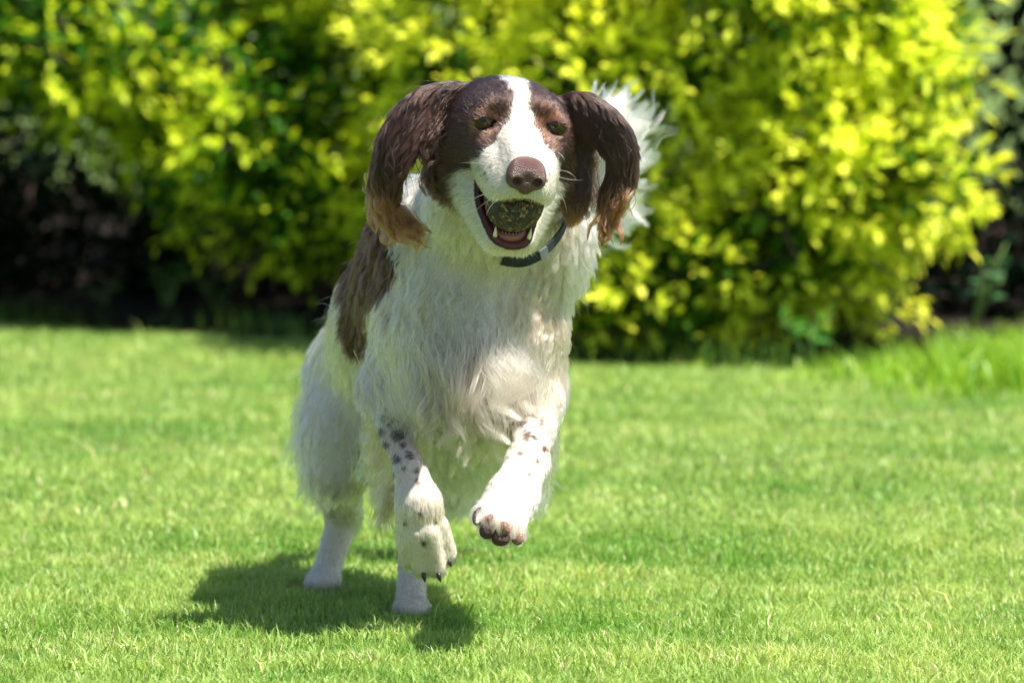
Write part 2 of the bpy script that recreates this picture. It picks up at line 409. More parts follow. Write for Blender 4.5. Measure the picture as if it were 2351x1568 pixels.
shrub('dark_fern', 'dark low ferny plant in the shaded gap under the left shrub', (-1.0, 5.72, .03),
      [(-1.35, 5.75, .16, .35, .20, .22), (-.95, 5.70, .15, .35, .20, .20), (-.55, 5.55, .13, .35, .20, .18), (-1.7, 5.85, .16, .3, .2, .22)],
      1300, 104, darkg, size=(.03, .055), per=(5, 9), stems=6, mat=DARKLEAF, kind='fern')  # foliage added as a dark mass where the gap is only shade
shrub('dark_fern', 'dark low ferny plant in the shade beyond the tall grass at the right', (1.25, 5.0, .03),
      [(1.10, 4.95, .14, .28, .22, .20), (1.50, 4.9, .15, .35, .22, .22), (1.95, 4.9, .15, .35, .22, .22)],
      1100, 105, darkg, size=(.03, .055), per=(5, 9), stems=6, mat=DARKLEAF, kind='fern')  # dark mass of foliage added to hide the brown soil strip
# broad leaved weeds at the foot of the shrubs
def weed(label, px, py, Y, hgt, n, seed, c0, c1):
    g = np.random.default_rng(seed); b = at(px, py, Y); b[2] = .01
    root = tag(empty('leafy_weed', b), label, 'weed', 'weeds along the lawn edge')
    for k in range(n):
        a = g.uniform(0, 6.28); h = hgt * g.uniform(.6, 1.1); tip = b + np.array([math.cos(a) * h * .5, math.sin(a) * h * .35, h])
        t = np.linspace(0, 1, 5)[:, None]; pts = b * (1 - t) + tip * t + np.array([0, 0, .02]) * np.sin(t * 3.1)
        V_, F_ = tube(pts, np.linspace(.003, .0015, 5), 5); mesh('stem', V_, F_, STALK, root, b)
        P = np.array([pts[2], pts[3], pts[4]]) ; d = nrm(np.column_stack([g.normal(0, 1, 3), g.normal(0, .6, 3), g.uniform(0, .6, 3)]))
        kk = g.random((3, 1)); cc = np.array(c0) * (1 - kk) + np.array(c1) * kk
        for i in range(3):
            V2, T2, C2, _ = leaves_mesh(P[i:i+1], d[i:i+1], np.array([g.uniform(.028, .045)]), g.normal(0, .4, 1), cc[i:i+1])
            mesh('leaf', V2, T2, LEAF, root, b, colors=C2)
STALK = plain('stalk', (.12, .2, .05), .6, .3)
weed('low weed with two pale upright shoots left of the dog', 500, 745, 5.1, .10, 5, 201, (.10, .19, .05), (.2, .3, .1))
weed('dark weed sprawling below the left shrub', 380, 735, 5.2, .13, 6, 202, (.05, .12, .03), (.1, .2, .05))
weed('small pale weed at the far left lawn edge', 235, 728, 5.25, .07, 4, 203, (.10, .19, .05), (.2, .3, .1))
weed('mid green weed under the golden shrub right of the dog', 1850, 845, 3.85, .09, 6, 204, (.06, .2, .03), (.15, .36, .06))
weed('bluish green weed beside the tall grass', 2230, 700, 4.5, .20, 6, 205, (.05, .14, .06), (.1, .25, .09))

# ------------------------------------------------------------------ the dog: skin as one blended surface
HO = at(1172, 269, -.30)                                   # middle of the skull
HYAW, HPIT = R(8.5), R(19)
HF = nrm(np.array([math.sin(HYAW) * math.cos(HPIT), -math.cos(HYAW) * math.cos(HPIT), -math.sin(HPIT)]))
hs_ = nrm(np.cross(np.array([0, 0, 1.0]), HF)); hu_ = np.cross(HF, hs_)
rl = R(-4.5)
HS = hs_ * math.cos(rl) + hu_ * math.sin(rl); HU = np.cross(HF, HS)
if HS[0] < 0: HS = -HS
HU = nrm(HU) * (1 if HU[2] > 0 else -1)
HM = np.stack([HS, HF, HU])                                # rows: side, forward, up
def hl(x, y, z): return HO + np.array([x, y, z]) @ HM
def to_head(P): return (np.asarray(P) - HO) @ HM.T

PR = []      # primitives: kind, data, blend, region, flow, length, lift, wave
def cone(a, b, r1, r2, k=.02, reg='body', flow=None, L=.02, lift=.25, wave=.15):
    a = np.asarray(a, float); b = np.asarray(b, float)
    PR.append(dict(t='c', a=a, b=b, r1=r1, r2=r2, k=k, reg=reg, flow=nrm(b - a) if flow is None else nrm(flow), L=L, lift=lift, wave=wave))
def ell(c, r, ax=None, k=.02, reg='body', flow=(0, 0, -1), L=.02, lift=.25, wave=.15):
    PR.append(dict(t='e', c=np.asarray(c, float), r=np.asarray(r, float), ax=np.eye(3) if ax is None else np.asarray(ax), k=k, reg=reg,
                   flow=nrm(flow), L=L, lift=lift, wave=wave))
def pdist(p, P):
    if p['t'] == 'c':
        ba = p['b'] - p['a']; pa = P - p['a']
        h = np.clip(pa @ ba / ba.dot(ba), 0, 1)
        return np.linalg.norm(pa - h[..., None] * ba, axis=-1) - (p['r1'] + (p['r2'] - p['r1']) * h)
    qv = (P - p['c']) @ p['ax'].T; r = p['r']
    k0 = np.linalg.norm(qv / r, axis=-1); k1 = np.linalg.norm(qv / (r * r), axis=-1)
    return k0 * (k0 - 1) / np.maximum(k1, 1e-6)
def pbox(p):
    if p['t'] == 'c':
        m = max(p['r1'], p['r2']); return np.minimum(p['a'], p['b']) - m, np.maximum(p['a'], p['b']) + m
    m = p['r'].max() if not np.allclose(p['ax'], np.eye(3)) else p['r']
    return p['c'] - m, p['c'] + m

D_ = np.array([0, 0, -1.0])
back = nrm(at(860, 860, .32) - at(1090, 690, -.08))        # along the spine to the rear
# --- trunk
ell(at(1082, 735, -.14), (.085, .095, .135), k=.05, reg='chest', flow=(-.12, .1, -1), L=.038, lift=.13, wave=.7)
cone(at(1078, 690, -.08), at(975, 745, .10), .103, .108, .05, 'side', back * .5 + D_ * .6, .020, .12, .25)
cone(at(975, 745, .10), at(872, 850, .31), .106, .084, .05, 'side', back * .5 + D_ * .6, .020, .12, .25)
ell(at(935, 625, -.02), (.062, .09, .085), k=.04, reg='side', flow=back * .4 + D_ * .6, L=.020, lift=.2)
ell(at(1196, 690, -.06), (.045, .085, .085), k=.04, reg='side', flow=D_, L=.016, lift=.14)
ell(at(1060, 930, -.02), (.075, .12, .06), k=.05, reg='chest', flow=(0, .2, -1), L=.042, lift=.2, wave=.4)
cone(at(1050, 960, .0), at(960, 960, .2), .06, .05, .05, 'belly', D_, .05, .2, .4)
# --- neck
cone(at(1165, 400, -.19), at(1112, 600, -.10), .076, .093, .05, 'neck', (-.1, .15, -1), .034, .18, .5)
ell(at(1278, 535, -.12), (.038, .07, .045), k=.05, reg='neck', flow=(.35, .1, -.8), L=.030, lift=.18, wave=.4)
ell(at(985, 520, -.10), (.055, .07, .05), k=.05, reg='neck', flow=(-.25, .2, -1), L=.03, lift=.3, wave=.4)
# --- foreleg on the image left
cone(at(955, 760, -.12), at(897, 890, -.10), .046, .034, .04, 'side', None, .018, .2)
cone(at(888, 895, -.11), at(915, 1000, -.20), .030, .0195, .03, 'leg', None, .010, .12)
cone(at(915, 1000, -.20), at(944, 1090, -.29), .0195, .0175, .012, 'leg', None, .006, .07)
cone(at(944, 1090, -.29), at(962, 1160, -.307), .0185, .0240, .012, 'leg', None, .006, .07)
cone(at(962, 1160, -.307), at(966, 1235, -.300), .0240, .0270, .02, 'paw', None, .006, .08)
for a, b, r in (((936, 1215, -.300), (938, 1286, -.287), .0130), ((957, 1225, -.320), (968, 1306, -.303), .0125), ((985, 1222, -.320), (1003, 1306, -.303), .0125), ((1006, 1205, -.302), (1029, 1276, -.289), .0130)):
    cone(at(*a), at(*b), r, r * .92, .0030, 'paw', None, .0045, .06)
# --- foreleg on the image right, paw lifted towards the camera
cone(at(1205, 780, -.12), at(1228, 895, -.09), .043, .034, .04, 'side', None, .016, .2)
cone(at(1228, 900, -.10), at(1226, 985, -.22), .030, .0240, .03, 'leg', None, .009, .10)
cone(at(1226, 985, -.22), at(1212, 1062, -.32), .0240, .0225, .015, 'leg', None, .007, .08)
cone(at(1212, 1062, -.32), at(1180, 1135, -.385), .0245, .0275, .015, 'leg', None, .007, .08)
cone(at(1180, 1135, -.385), at(1155, 1180, -.41), .029, .029, .012, 'paw', None, .008, .12)
for a, b, r in (((1133, 1165, -.41), (1108, 1180, -.43), .0145), ((1143, 1185, -.43), (1127, 1212, -.445), .0150), ((1160, 1190, -.43), (1155, 1226, -.445), .0150), ((1178, 1185, -.415), (1185, 1222, -.43), .0140)):
    cone(at(*a), at(*b), r, r * .93, .007, 'paw', None, .007, .12)
# --- hind leg on the image left
cone(at(845, 880, .30), at(797, 1000, .24), .076, .058, .04, 'thigh', None, .018, .12, .3)
cone(at(797, 1000, .24), at(772, 1085, .22), .056, .034, .03, 'thigh', None, .018, .12, .3)
cone(at(772, 1080, .23), at(790, 1185, .34), .034, .0225, .02, 'thigh', None, .013, .12, .3)
cone(at(790, 1180, .34), at(750, 1310, .285), .0200, .0165, .012, 'leg', None, .008, .1)
ell(at(742, 1338, .265) , (.024, .032, .018), k=.015, reg='leg', flow=(0, -1, -.3), L=.007, lift=.1)
for dx, dY in ((-24, .015), (-8, 0), (9, 0), (25, .015)):
    cone(at(742 + dx * .7, 1334, .25 + dY), at(742 + dx * 1.1, 1341, .218 + dY), .0125, .0105, .003, 'leg', None, .006, .1)
cone(at(792, 1185, .35), at(800, 1200, .372), .014, .011, .01, 'leg', (0, .2, -1), .012, .2)
# --- hind leg on the image right
cone(at(940, 880, .26), at(1035, 1010, .13), .08, .062, .04, 'thigh', None, .022, .2, .3)
cone(at(1035, 1010, .13), at(1045, 1080, .08), .056, .042, .03, 'thigh', None, .03, .2, .3)
cone(at(1040, 1075, .09), at(955, 1215, .14), .036, .021, .025, 'thigh', None, .016, .2, .2)
cone(at(955, 1215, .14), at(943, 1370, .02), .0195, .0175, .012, 'leg', None, .008, .1)
ell(at(945, 1398, -.005), (.024, .032, .019), k=.015, reg='leg', flow=(0, -1, -.3), L=.007, lift=.1)
for dx, dY in ((-25, .015), (-8, 0), (9, 0), (26, .015)):
    cone(at(945 + dx * .7, 1392, -.02 + dY), at(945 + dx * 1.1, 1400, -.054 + dY), .0125, .0105, .003, 'leg', None, .006, .1)
# --- tail, carried up behind the head
tl = [(880, 740, .40), (990, 640, .49), (1180, 560, .52), (1310, 480, .50), (1340, 380, .47), (1345, 290, .44)]
for i in range(5):
    cone(at(*tl[i]), at(*tl[i + 1]), .020 - .0028 * i, .0172 - .0028 * i, .02, 'tail', None, .03, .3, .2)
NB = len(PR)
# --- head (in the head's own frame)
def hcone(a, b, r1, r2, k=.012, reg='face', flow=None, L=.006, lift=.10, wave=.05):
    a_, b_ = hl(*a), hl(*b); cone(a_, b_, r1, r2, k, reg, flow if flow is None else np.array(flow) @ HM, L, lift, wave)
def hell(c, r, k=.012, reg='face', flow=(0, -1, 0), L=.006, lift=.10, wave=.05, ax=None):
    ell(hl(*c), r, HM if ax is None else ax @ HM, k, reg, np.array(flow) @ HM, L, lift, wave)
hell((0, -.012, -.003), (.065, .074, .040), .02, flow=(0, -1, 0))
hell((0, .022, .009), (.048, .040, .032), .02, flow=(0, -1, .2))
for s in (-1, 1):
    hell((s * .044, .000, -.030), (.033, .052, .044), .02, flow=(s * .4, -.8, -.4), L=.008)
    hell((s * .030, .041, .029), (.017, .016, .011), .012, flow=(s * .3, -1, .3))
    hell((s * .041 + .002, .0495, .0130), (.0185, .0150, .0150), .008, flow=(s * .6, -1, -.1), L=.004)
    hell((s * .036, .054, -.020), (.020, .034, .020), .018, flow=(s * .5, -1, -.2))
    hell((s * .058, -.005, -.068), (.026, .036, .036), .02, flow=(s * .5, -.5, -.8), L=.016, lift=.2, wave=.3)
hcone((0, .030, -.010), (0, .128, -.019), .036, .0230, .015, flow=(0, -1, 0), L=.005)
for s in (-1, 1):
    hell((s * .0205, .096, -.036), (.0220, .050, .0245), .012, flow=(s * .25, -.7, -.6), L=.006)
    hell((s * .031, .080, -.035), (.017, .036, .022), .012, flow=(s * .3, -.7, -.6), L=.006)
    hell((s * .026, .114, -.046), (.0135, .028, .0140), .010, flow=(s * .2, -.5, -.8), L=.006)
    hell((s * .012, .128, -.038), (.0175, .021, .020), .010, flow=(s * .2, -.2, -.9), L=.005)
    hcone((s * .042, .005, -.060), (s * .017, .092, -.117), .030, .014, .012, 'jaw', flow=(s * .3, -.7, -.6), L=.015, lift=.2, wave=.3)
hcone((0, .0, -.070), (0, .090, -.118), .050, .0155, .012, 'jaw', flow=(0, -.7, -.7), L=.008, lift=.15)
hcone((-.012, .098, -.117), (.012, .098, -.117), .013, .013, .008, 'jaw', flow=(0, -.3, -1), L=.006, lift=.15)
# throat
hcone((0, -.01, -.075), (0, -.05, -.12), .060, .075, .03, 'throat', flow=(-.05, -.25, -1), L=.022, lift=.2, wave=.3)
# --- ears: flattened flaps
def ear(pts, thick, L, face=(.25, -1, .15)):
    face = nrm(np.array(face))
    P = np.array([at(*p[:3]) for p in pts]); rad = np.array([p[3] for p in pts])
    t = np.linspace(0, 1, len(P)); tt = np.linspace(0, 1, 12)
    P2_ = np.stack([np.interp(tt, t, P[:, i]) for i in range(3)], 1); r2 = np.interp(tt, t, rad)
    tg = nrm(np.gradient(P2_, axis=0))
    for i in range(12):
        f = tg[i]; nrm_ = nrm(face - f * f.dot(face)); nrm_ = nrm(nrm_ - f * f.dot(nrm_)); sd_ = np.cross(f, nrm_)
        ell(P2_[i], (.022, thick, r2[i]), np.stack([f, nrm_, sd_]), .012, 'ear', f * .8 + D_ * .35, L * (.6 + .4 * tt[i]), .06, .45)
ear([(1050, 228, -.270, .022), (985, 248, -.285, .026), (938, 285, -.295, .022), (906, 342, -.295, .017), (890, 388, -.285, .0125), (893, 418, -.275, .008)], .0045, .044, (-.15, -1, -.5))
ear([(1318, 252, -.270, .022), (1368, 272, -.275, .020), (1412, 308, -.275, .017), (1430, 362, -.270, .0140), (1424, 405, -.265, .011), (1405, 440, -.26, .009)], .0050, .030, (-.35, -1, -.3))
ear([(1325, 300, -.255, .013), (1328, 360, -.25, .012), (1325, 420, -.25, .011), (1320, 455, -.25, .009)], .007, .016)

EYES = [(-.0405, .0490, .0125), (.0445, .0490, .0125)]
CUTS = []
for s, e in zip((-1, 1), EYES):
    t_ = R(s * 14); ax = np.array([[math.cos(t_), 0, -math.sin(t_)], [0, 1, 0], [math.sin(t_), 0, math.cos(t_)]])
    y_ = R(-s * 22); ay = np.array([[math.cos(y_), math.sin(y_), 0], [-math.sin(y_), math.cos(y_), 0], [0, 0, 1]])
    CUTS.append((dict(t='e', c=hl(e[0], e[1] + .016, e[2] - .001), r=np.array([.0122, .020, .0058]), ax=ax @ ay @ HM), .0015))
CUTS.append((dict(t='c', a=hl(-.001, .150, -.088), b=hl(-.004, .032, -.064), r1=.0360, r2=.0315), .004))
CUTS.append((dict(t='c', a=hl(.002, .150, -.092), b=hl(.001, .085, -.096), r1=.028, r2=.020), .004))

def field(lo, hi, h, prims, cuts):
    n = np.ceil((hi - lo) / h).astype(int) + 1
    F = np.full(n, .5, np.float32); axs = [lo[i] + h * np.arange(n[i]) for i in range(3)]
    def sl_(b0, b1, pad):
        i0 = np.clip(np.floor((b0 - pad - lo) / h).astype(int), 0, n); i1 = np.clip(np.ceil((b1 + pad - lo) / h).astype(int) + 1, 0, n)
        return i0, i1
    def pts(i0, i1):
        return np.stack(np.meshgrid(*[axs[a][i0[a]:i1[a]] for a in range(3)], indexing='ij'), -1)
    for p in prims:
        i0, i1 = sl_(*pbox(p), .012 + p['k'])
        if (i1 <= i0).any(): continue
        d = pdist(p, pts(i0, i1)).astype(np.float32); k = p['k']
        v = F[i0[0]:i1[0], i0[1]:i1[1], i0[2]:i1[2]]
        hh = np.maximum(k - np.abs(v - d), 0) / k
        v[...] = np.minimum(v, d) - hh * hh * k * .25
    for p, k in cuts:
        i0, i1 = sl_(*pbox(p), .012)
        if (i1 <= i0).any(): continue
        d = -pdist(p, pts(i0, i1)).astype(np.float32)
        v = F[i0[0]:i1[0], i0[1]:i1[1], i0[2]:i1[2]]
        hh = np.maximum(k - np.abs(v - d), 0) / k
        v[...] = np.maximum(v, d) + hh * hh * k * .25
    return F
def surface_nets(F, lo, h):
    s = F < 0; c = np.array(F.shape) - 1
    cnt = np.zeros(c, np.int8)
    offs = [(i, j, k) for i in (0, 1) for j in (0, 1) for k in (0, 1)]
    for o in offs: cnt += s[o[0]:o[0] + c[0], o[1]:o[1] + c[1], o[2]:o[2] + c[2]]
    ci = np.argwhere((cnt > 0) & (cnt < 8)); m = len(ci)
    acc = np.zeros((m, 3)); num = np.zeros(m)
    for a in offs:
        for ax in range(3):
            if a[ax]: continue
            b = list(a); b[ax] = 1
            fa = F[tuple((ci + a).T)]; fb = F[tuple((ci + b).T)]
            x = (fa < 0) != (fb < 0); t = np.where(x, fa / np.where(fa == fb, 1, fa - fb), 0)
            pos = np.tile(np.array(a, float), (m, 1)); pos[:, ax] += t
            acc += pos * x[:, None]; num += x
    V = lo + h * (ci + acc / num[:, None])
    vid = np.full(c, -1, np.int64); vid[tuple(ci.T)] = np.arange(m)
    Q = []
    for ax in range(3):
        u, w = (ax + 1) % 3, (ax + 2) % 3
        sa = [slice(None)] * 3; sb = [slice(None)] * 3; sa[ax] = slice(0, -1); sb[ax] = slice(1, None)
        A = s[tuple(sa)]; B = s[tuple(sb)]
        e = np.argwhere(A != B); e = e[(e[:, u] > 0) & (e[:, w] > 0) & (e[:, u] < c[u]) & (e[:, w] < c[w])]
        du = np.zeros(3, int); du[u] = 1; dw = np.zeros(3, int); dw[w] = 1
        q0, q1, q2, q3 = (vid[tuple(x.T)] for x in (e - du - dw, e - dw, e, e - du))
        inside = A[tuple(e.T)]
        Q.append(np.where(inside[:, None], np.stack([q0, q1, q2, q3], 1), np.stack([q3, q2, q1, q0], 1)))
    return V, np.concatenate(Q)
hlo = at(835, 640, -.16); hhi = at(1480, 150, -.16)
hlo = np.array([hlo[0], -.50, hlo[2]]); hhi = np.array([hhi[0], -.175, hhi[2]])
hV, hQ = surface_nets(field(hlo, hhi, .0017, PR, CUTS), hlo, .0017)
blo = np.array([-.32, -.50, -.01]); bhi = np.array([.20, .60, .72])
bV, bQ = surface_nets(field(blo, bhi, .0042, PR, CUTS), blo, .0042)
inb = ((bV > hlo + .004) & (bV < hhi - .004)).all(1)
bQ = bQ[~inb[bQ].all(1)]
SV = np.concatenate([hV, bV]); SQ = np.concatenate([hQ, bQ + len(hV)])
used = np.zeros(len(SV), bool); used[SQ.ravel()] = True
rm = np.cumsum(used) - 1; SV = SV[used]; SQ = rm[SQ]
# light smoothing of the grid steps
def smooth_mesh(V, Q, it, lam=.5):
    E = np.concatenate([Q[:, [0, 1]], Q[:, [1, 2]], Q[:, [2, 3]], Q[:, [3, 0]]]); E = np.concatenate([E, E[:, ::-1]])
    deg = np.bincount(E[:, 0], minlength=len(V))[:, None]
    for _ in range(it):
        S = np.stack([np.bincount(E[:, 0], V[E[:, 1], i], minlength=len(V)) for i in range(V.shape[1])], 1) / np.maximum(deg, 1)
        V = V + lam * (S - V)
    return V
SV = smooth_mesh(SV, SQ, 2, .4)
def face_normals(V, Q): return np.cross(V[Q[:, 2]] - V[Q[:, 0]], V[Q[:, 3]] - V[Q[:, 1]])
FN = face_normals(SV, SQ)
VN = np.zeros_like(SV)
for i in range(4):
    for a in range(3): VN[:, a] += np.bincount(SQ[:, i], FN[:, a], minlength=len(SV))
VN = nrm(VN)

# per-vertex coat values: blend of the primitives that lie nearest
Dm = np.stack([pdist(p, SV) for p in PR], 1); near = Dm.min(1, keepdims=True)
Wt = np.exp(-(Dm - near) / .007); Wt /= Wt.sum(1, keepdims=True)
FLOW = nrm(Wt @ np.stack([p['flow'] for p in PR])); FLEN = Wt @ np.array([p['L'] for p in PR])
FLIFT = Wt @ np.array([p['lift'] for p in PR]); FWAVE = Wt @ np.array([p['wave'] for p in PR])
REG = np.array([p['reg'] for p in PR]); MAINREG = REG[Dm.argmin(1)]
def regw(*names): return (Wt * np.isin(REG, names)[None]).sum(1)
W_EAR, W_FACE, W_JAW, W_LEG = regw('ear'), regw('face', 'jaw'), regw('jaw'), regw('leg', 'paw')

# ---- coat colours
WHITE = np.array([.54, .49, .41]); CREAM = np.array([.37, .265, .17]); BROWN = np.array([.021, .0085, .0058]); RUST = np.array([.066, .025, .012]); TAN = np.array([.185, .070, .028])
def seg_d(P, pts, ysc):
    best = np.full(len(P), 9.0)
    for a, b in zip(pts[:-1], pts[1:]):
        a, b = at(*a), at(*b); sc_ = np.array([1, ysc, 1]); ba = (b - a) * sc_; pa = (P - a) * sc_
        h = np.clip(pa @ ba / ba.dot(ba), 0, 1); best = np.minimum(best, np.linalg.norm(pa - h[:, None] * ba, axis=1))
    return best
def sstep(x, a, b):
    t = np.clip((x - a) / (b - a), 0, 1); return t * t * (3 - 2 * t)
SPOTS = [(907, 957, .0085), (914, 997, .0090), (882, 957, .006), (940, 1046, .0055), (910, 1056, .006), (884, 1020, .006), (872, 992, .006), (897, 935, .007), (848, 965, .006),
         (960, 1105, .004), (1212, 998, .007), (1242, 972, .005), (1210, 880, .007), (1228, 1005, .004), (1190, 935, .006), (1180, 960, .005), (1250, 1030, .004), (890, 730, .006), (975, 1245, .004), (1215, 905, .006), (925, 1075, .0035), (955, 1080, .003), (900, 1085, .004), (965, 1180, .0035), (1000, 1200, .003), (930, 1200, .003), (1235, 1060, .0035), (1195, 1040, .004), (1215, 1090, .003), (1180, 1100, .003), (1230, 945, .004), (1200, 970, .006), (1255, 900, .004), (893, 975, .004), (925, 1020, .004), (1100, 385, .0022), (1112, 400, .0022), (1125, 385, .0018), (1120, 412, .0018), (1262, 400, .0018), (1256, 415, .0018)]
def coat(P, ear_w, face_w):
    n = len(P); q = to_head(P); x, y, z = q.T
    jit = wavenoise(P, .022, 71, 3) * .005
    # head: brown with a white blaze, muzzle, jaw and throat
    w = np.interp(y, [-.09, -.03, .02, .048, .066, .082, .10], [.0165, .0165, .0115, .0090, .0145, .032, .08]) + jit * .7
    off = np.interp(y, [-.05, .02, .05], [.006, .004, .0])
    blaze = 1 - sstep(np.abs(x - off), w - .0015, w + .0015)
    muz = sstep(y + np.clip(-.018 - z, 0, .04) * 1.3 + jit, .088, .094)
    low = np.maximum(1 - sstep(z + .30 * y + jit * 1.5, -.108, -.096), sstep(y + jit, .036, .044) * (1 - sstep(z, -.066, -.056)))             # jaw and throat below the cheek
    behind = 1 - sstep(y + jit, -.085, -.070)
    hr = np.linalg.norm(q * np.array([1, .8, 1]) - np.array([0, .02, -.03]), axis=1)
    inhead = 1 - sstep(hr, .125, .135)
    brown = inhead * (1 - np.maximum.reduce([blaze, muz, low, behind]))
    brown = np.maximum(brown, ear_w * (ear_w > .35))
    # flank patch
    dp = seg_d(P, [(885, 488, -.02), (885, 600, .02), (836, 735, .10)], .25)
    j2 = wavenoise(P * np.array([1, .4, 1]), .06, 72, 2) * .009
    patch = (1 - sstep(dp + j2 - .012 * sstep(P[:, 2], at(0, 640, 0)[2], at(0, 560, 0)[2]), .037, .043)) * (P[:, 0] < -.10)
    brown = np.maximum(brown, patch)
    pw = patch[:, None]
    sd_ = np.full(n, 9.0)
    for sx, sy, r in SPOTS:
        c = at(sx, sy, -.2); sc_ = (7 + P[:, 1]) / 6.8
        dd = np.hypot((P[:, 0] / sc_ - c[0]), ((P[:, 2] - .85) / sc_ - (c[2] - .85))) / r
        sd_ = np.minimum(sd_, np.where(P[:, 1] < -.02, dd, 9))
    spot = (1 - sstep(sd_ + wavenoise(P, .012, 73, 1) * .35, .52, 1.15)) * .95
    brown = np.maximum(brown, spot)
    # rust round the eyes, brows and the under-cheek; tan at the ear ends
    eye = np.minimum(np.linalg.norm((q - np.array([-.0405, .062, .0105])) * np.array([.8, .7, 1.1]), axis=1), np.linalg.norm((q - np.array([.0445, .062, .0105])) * np.array([.8, .7, 1.1]), axis=1))
    ru = np.clip((1 - sstep(eye, .016, .034)) * .75 + .25 * wavenoise(P, .05, 74, 2), 0, 1)[:, None]
    br = BROWN * (1 - ru) + RUST * ru
    sw = spot[:, None]; br = br * (1 - sw) + np.array([.050, .024, .016]) * sw
    br = br * (1 - pw) + np.array([.027, .0115, .0075]) * pw
    lid = ((1 - sstep(eye, .0105, .0150)) * (z < .0125) * .75)[:, None]
    br = br * (1 - lid) + np.array([.26, .13, .08]) * lid
    cr = np.clip(.35 + .5 * wavenoise(P, .12, 75, 2), 0, 1) * np.interp(P[:, 2], [.1, .2, .3, .40, .48, .6], [.15, .5, 1.2, 1.0, .3, 0]) * (P[:, 1] < .0)
    wh = WHITE * (1 - cr[:, None]) + CREAM * cr[:, None]
    return wh * (1 - brown[:, None]) + br * brown[:, None], brown
VC, VB = coat(SV, W_EAR, W_FACE)
qh = to_head(SV)
# mouth lining, lips, eye rims
dc = np.minimum(np.abs(pdist(CUTS[2][0], SV)), np.abs(pdist(CUTS[3][0], SV)))
MOUTH = (dc < .0030) & (qh[:, 1] > -.02) & (qh[:, 2] < -.035)
lip = (dc < .0072) & (qh[:, 1] > -.02) & (qh[:, 2] < -.045) & ~MOUTH
eyed = np.minimum(np.abs(pdist(CUTS[0][0], SV)), np.abs(pdist(CUTS[1][0], SV)))
RIM = (eyed < .0014) & (qh[:, 1] > .02)
VC[MOUTH] = (.16, .045, .04); VC[lip] = (.055, .028, .022); VC[RIM] = (.050, .026, .018)
PADS = ((1099, 1184, -.449, .0066, .0112, -20), (1120, 1217, -.464, .0098, .0108, -38), (1150, 1236, -.464, .0110, .0088, 8), (1186, 1234, -.447, .0072, .0092, 25), (1160, 1212, -.466, .0060, .0085, 18), (1122, 1192, -.462, .0040, .0080, -40))
bare = MOUTH | lip | (eyed < .0016)
for x, y, Y, rx, rz, tilt in PADS:
    bare |= np.linalg.norm((SV - at(x, y, Y)) / (max(rx, rz) + .001, .02, max(rx, rz) + .001), axis=1) < .9

DOG = at(950, 1400, .1); DOG[2] = 0.0
dog = tag(empty('dog', DOG), 'brown and white long haired spaniel bounding over the lawn with a ball in its mouth', 'dog')
def skin_material():
    m, n, l, b = new_mat('dog_skin')
    a = n.new('ShaderNodeAttribute'); a.attribute_name = 'Col'
    l.new(a.outputs['Color'], b.inputs['Base Color']); b.inputs['Roughness'].default_value = .6; b.inputs['Specular IOR Level'].default_value = .25
    return m
SKIN = skin_material()
mesh('body', SV, SQ, SKIN, dog, DOG, colors=VC)

# ------------------------------------------------------------------ fur strands
def fur_material(name='fur', rough=.32, rad=.35):
    m = bpy.data.materials.new(name); m.use_nodes = True; n = m.node_tree.nodes; l = m.node_tree.links
    n.remove(n['Principled BSDF'])
    h = n.new('ShaderNodeBsdfHairPrincipled'); h.parametrization = 'COLOR'
    a = n.new('ShaderNodeAttribute'); a.attribute_name = 'fcol'
    l.new(a.outputs['Color'], h.inputs['Color'])
    h.inputs['Roughness'].default_value = rough; h.inputs['Radial Roughness'].default_value = rad
    h.inputs['Random Roughness'].default_value = .2
    l.new(h.outputs[0], n['Material Output'].inputs['Surface'])
    return m
FUR = fur_material()
def hair_object(name, P, cols, rad, parent, base, taper=1.0):
    """P: n x k x 3 world strands; rad: n root radii"""
    n, k, _ = P.shape
    hc = bpy.data.hair_curves.new(name); hc.add_curves([k] * n)
    hc.attributes['position'].data.foreach_set('vector', P.astype(np.float32).ravel())
    t = np.linspace(0, 1, k); prof = np.maximum(1 - t ** 1.6 * .85 * taper, .08)
    r = (rad[:, None] * prof[None]).astype(np.float32)
    a = hc.attributes.get('radius') or hc.attributes.new('radius', 'FLOAT', 'POINT')
    a.data.foreach_set('value', r.ravel())
    c = np.ones((n, 4), np.float32); c[:, :3] = cols
    a = hc.attributes.new('fcol', 'FLOAT_COLOR', 'CURVE'); a.data.foreach_set('color', c.ravel())
    hc.materials.append(FUR)
    o = bpy.data.objects.new(name, hc); COL.objects.link(o); o.parent = parent; o.location = -Vector(base)
    return o
TRI = np.concatenate([SQ[:, [0, 1, 2]], SQ[:, [0, 2, 3]]])
TA = np.linalg.norm(np.cross(SV[TRI[:, 1]] - SV[TRI[:, 0]], SV[TRI[:, 2]] - SV[TRI[:, 0]]), axis=1) / 2
def scatter(n, vw, seed):
    """n roots over the skin, weighted by a per-vertex factor"""
    g = np.random.default_rng(seed); w = TA * vw[TRI].mean(1); w = w * ~bare[TRI].any(1)
    f = g.choice(len(TRI), n, p=w / w.sum()); u = g.random((n, 2)); fl = u.sum(1) > 1; u[fl] = 1 - u[fl]
    b = np.column_stack([1 - u.sum(1), u])
    def ip(A): return (A[TRI[f]] * (b[..., None] if A.ndim > 1 else b)).sum(1)
    return ip, g
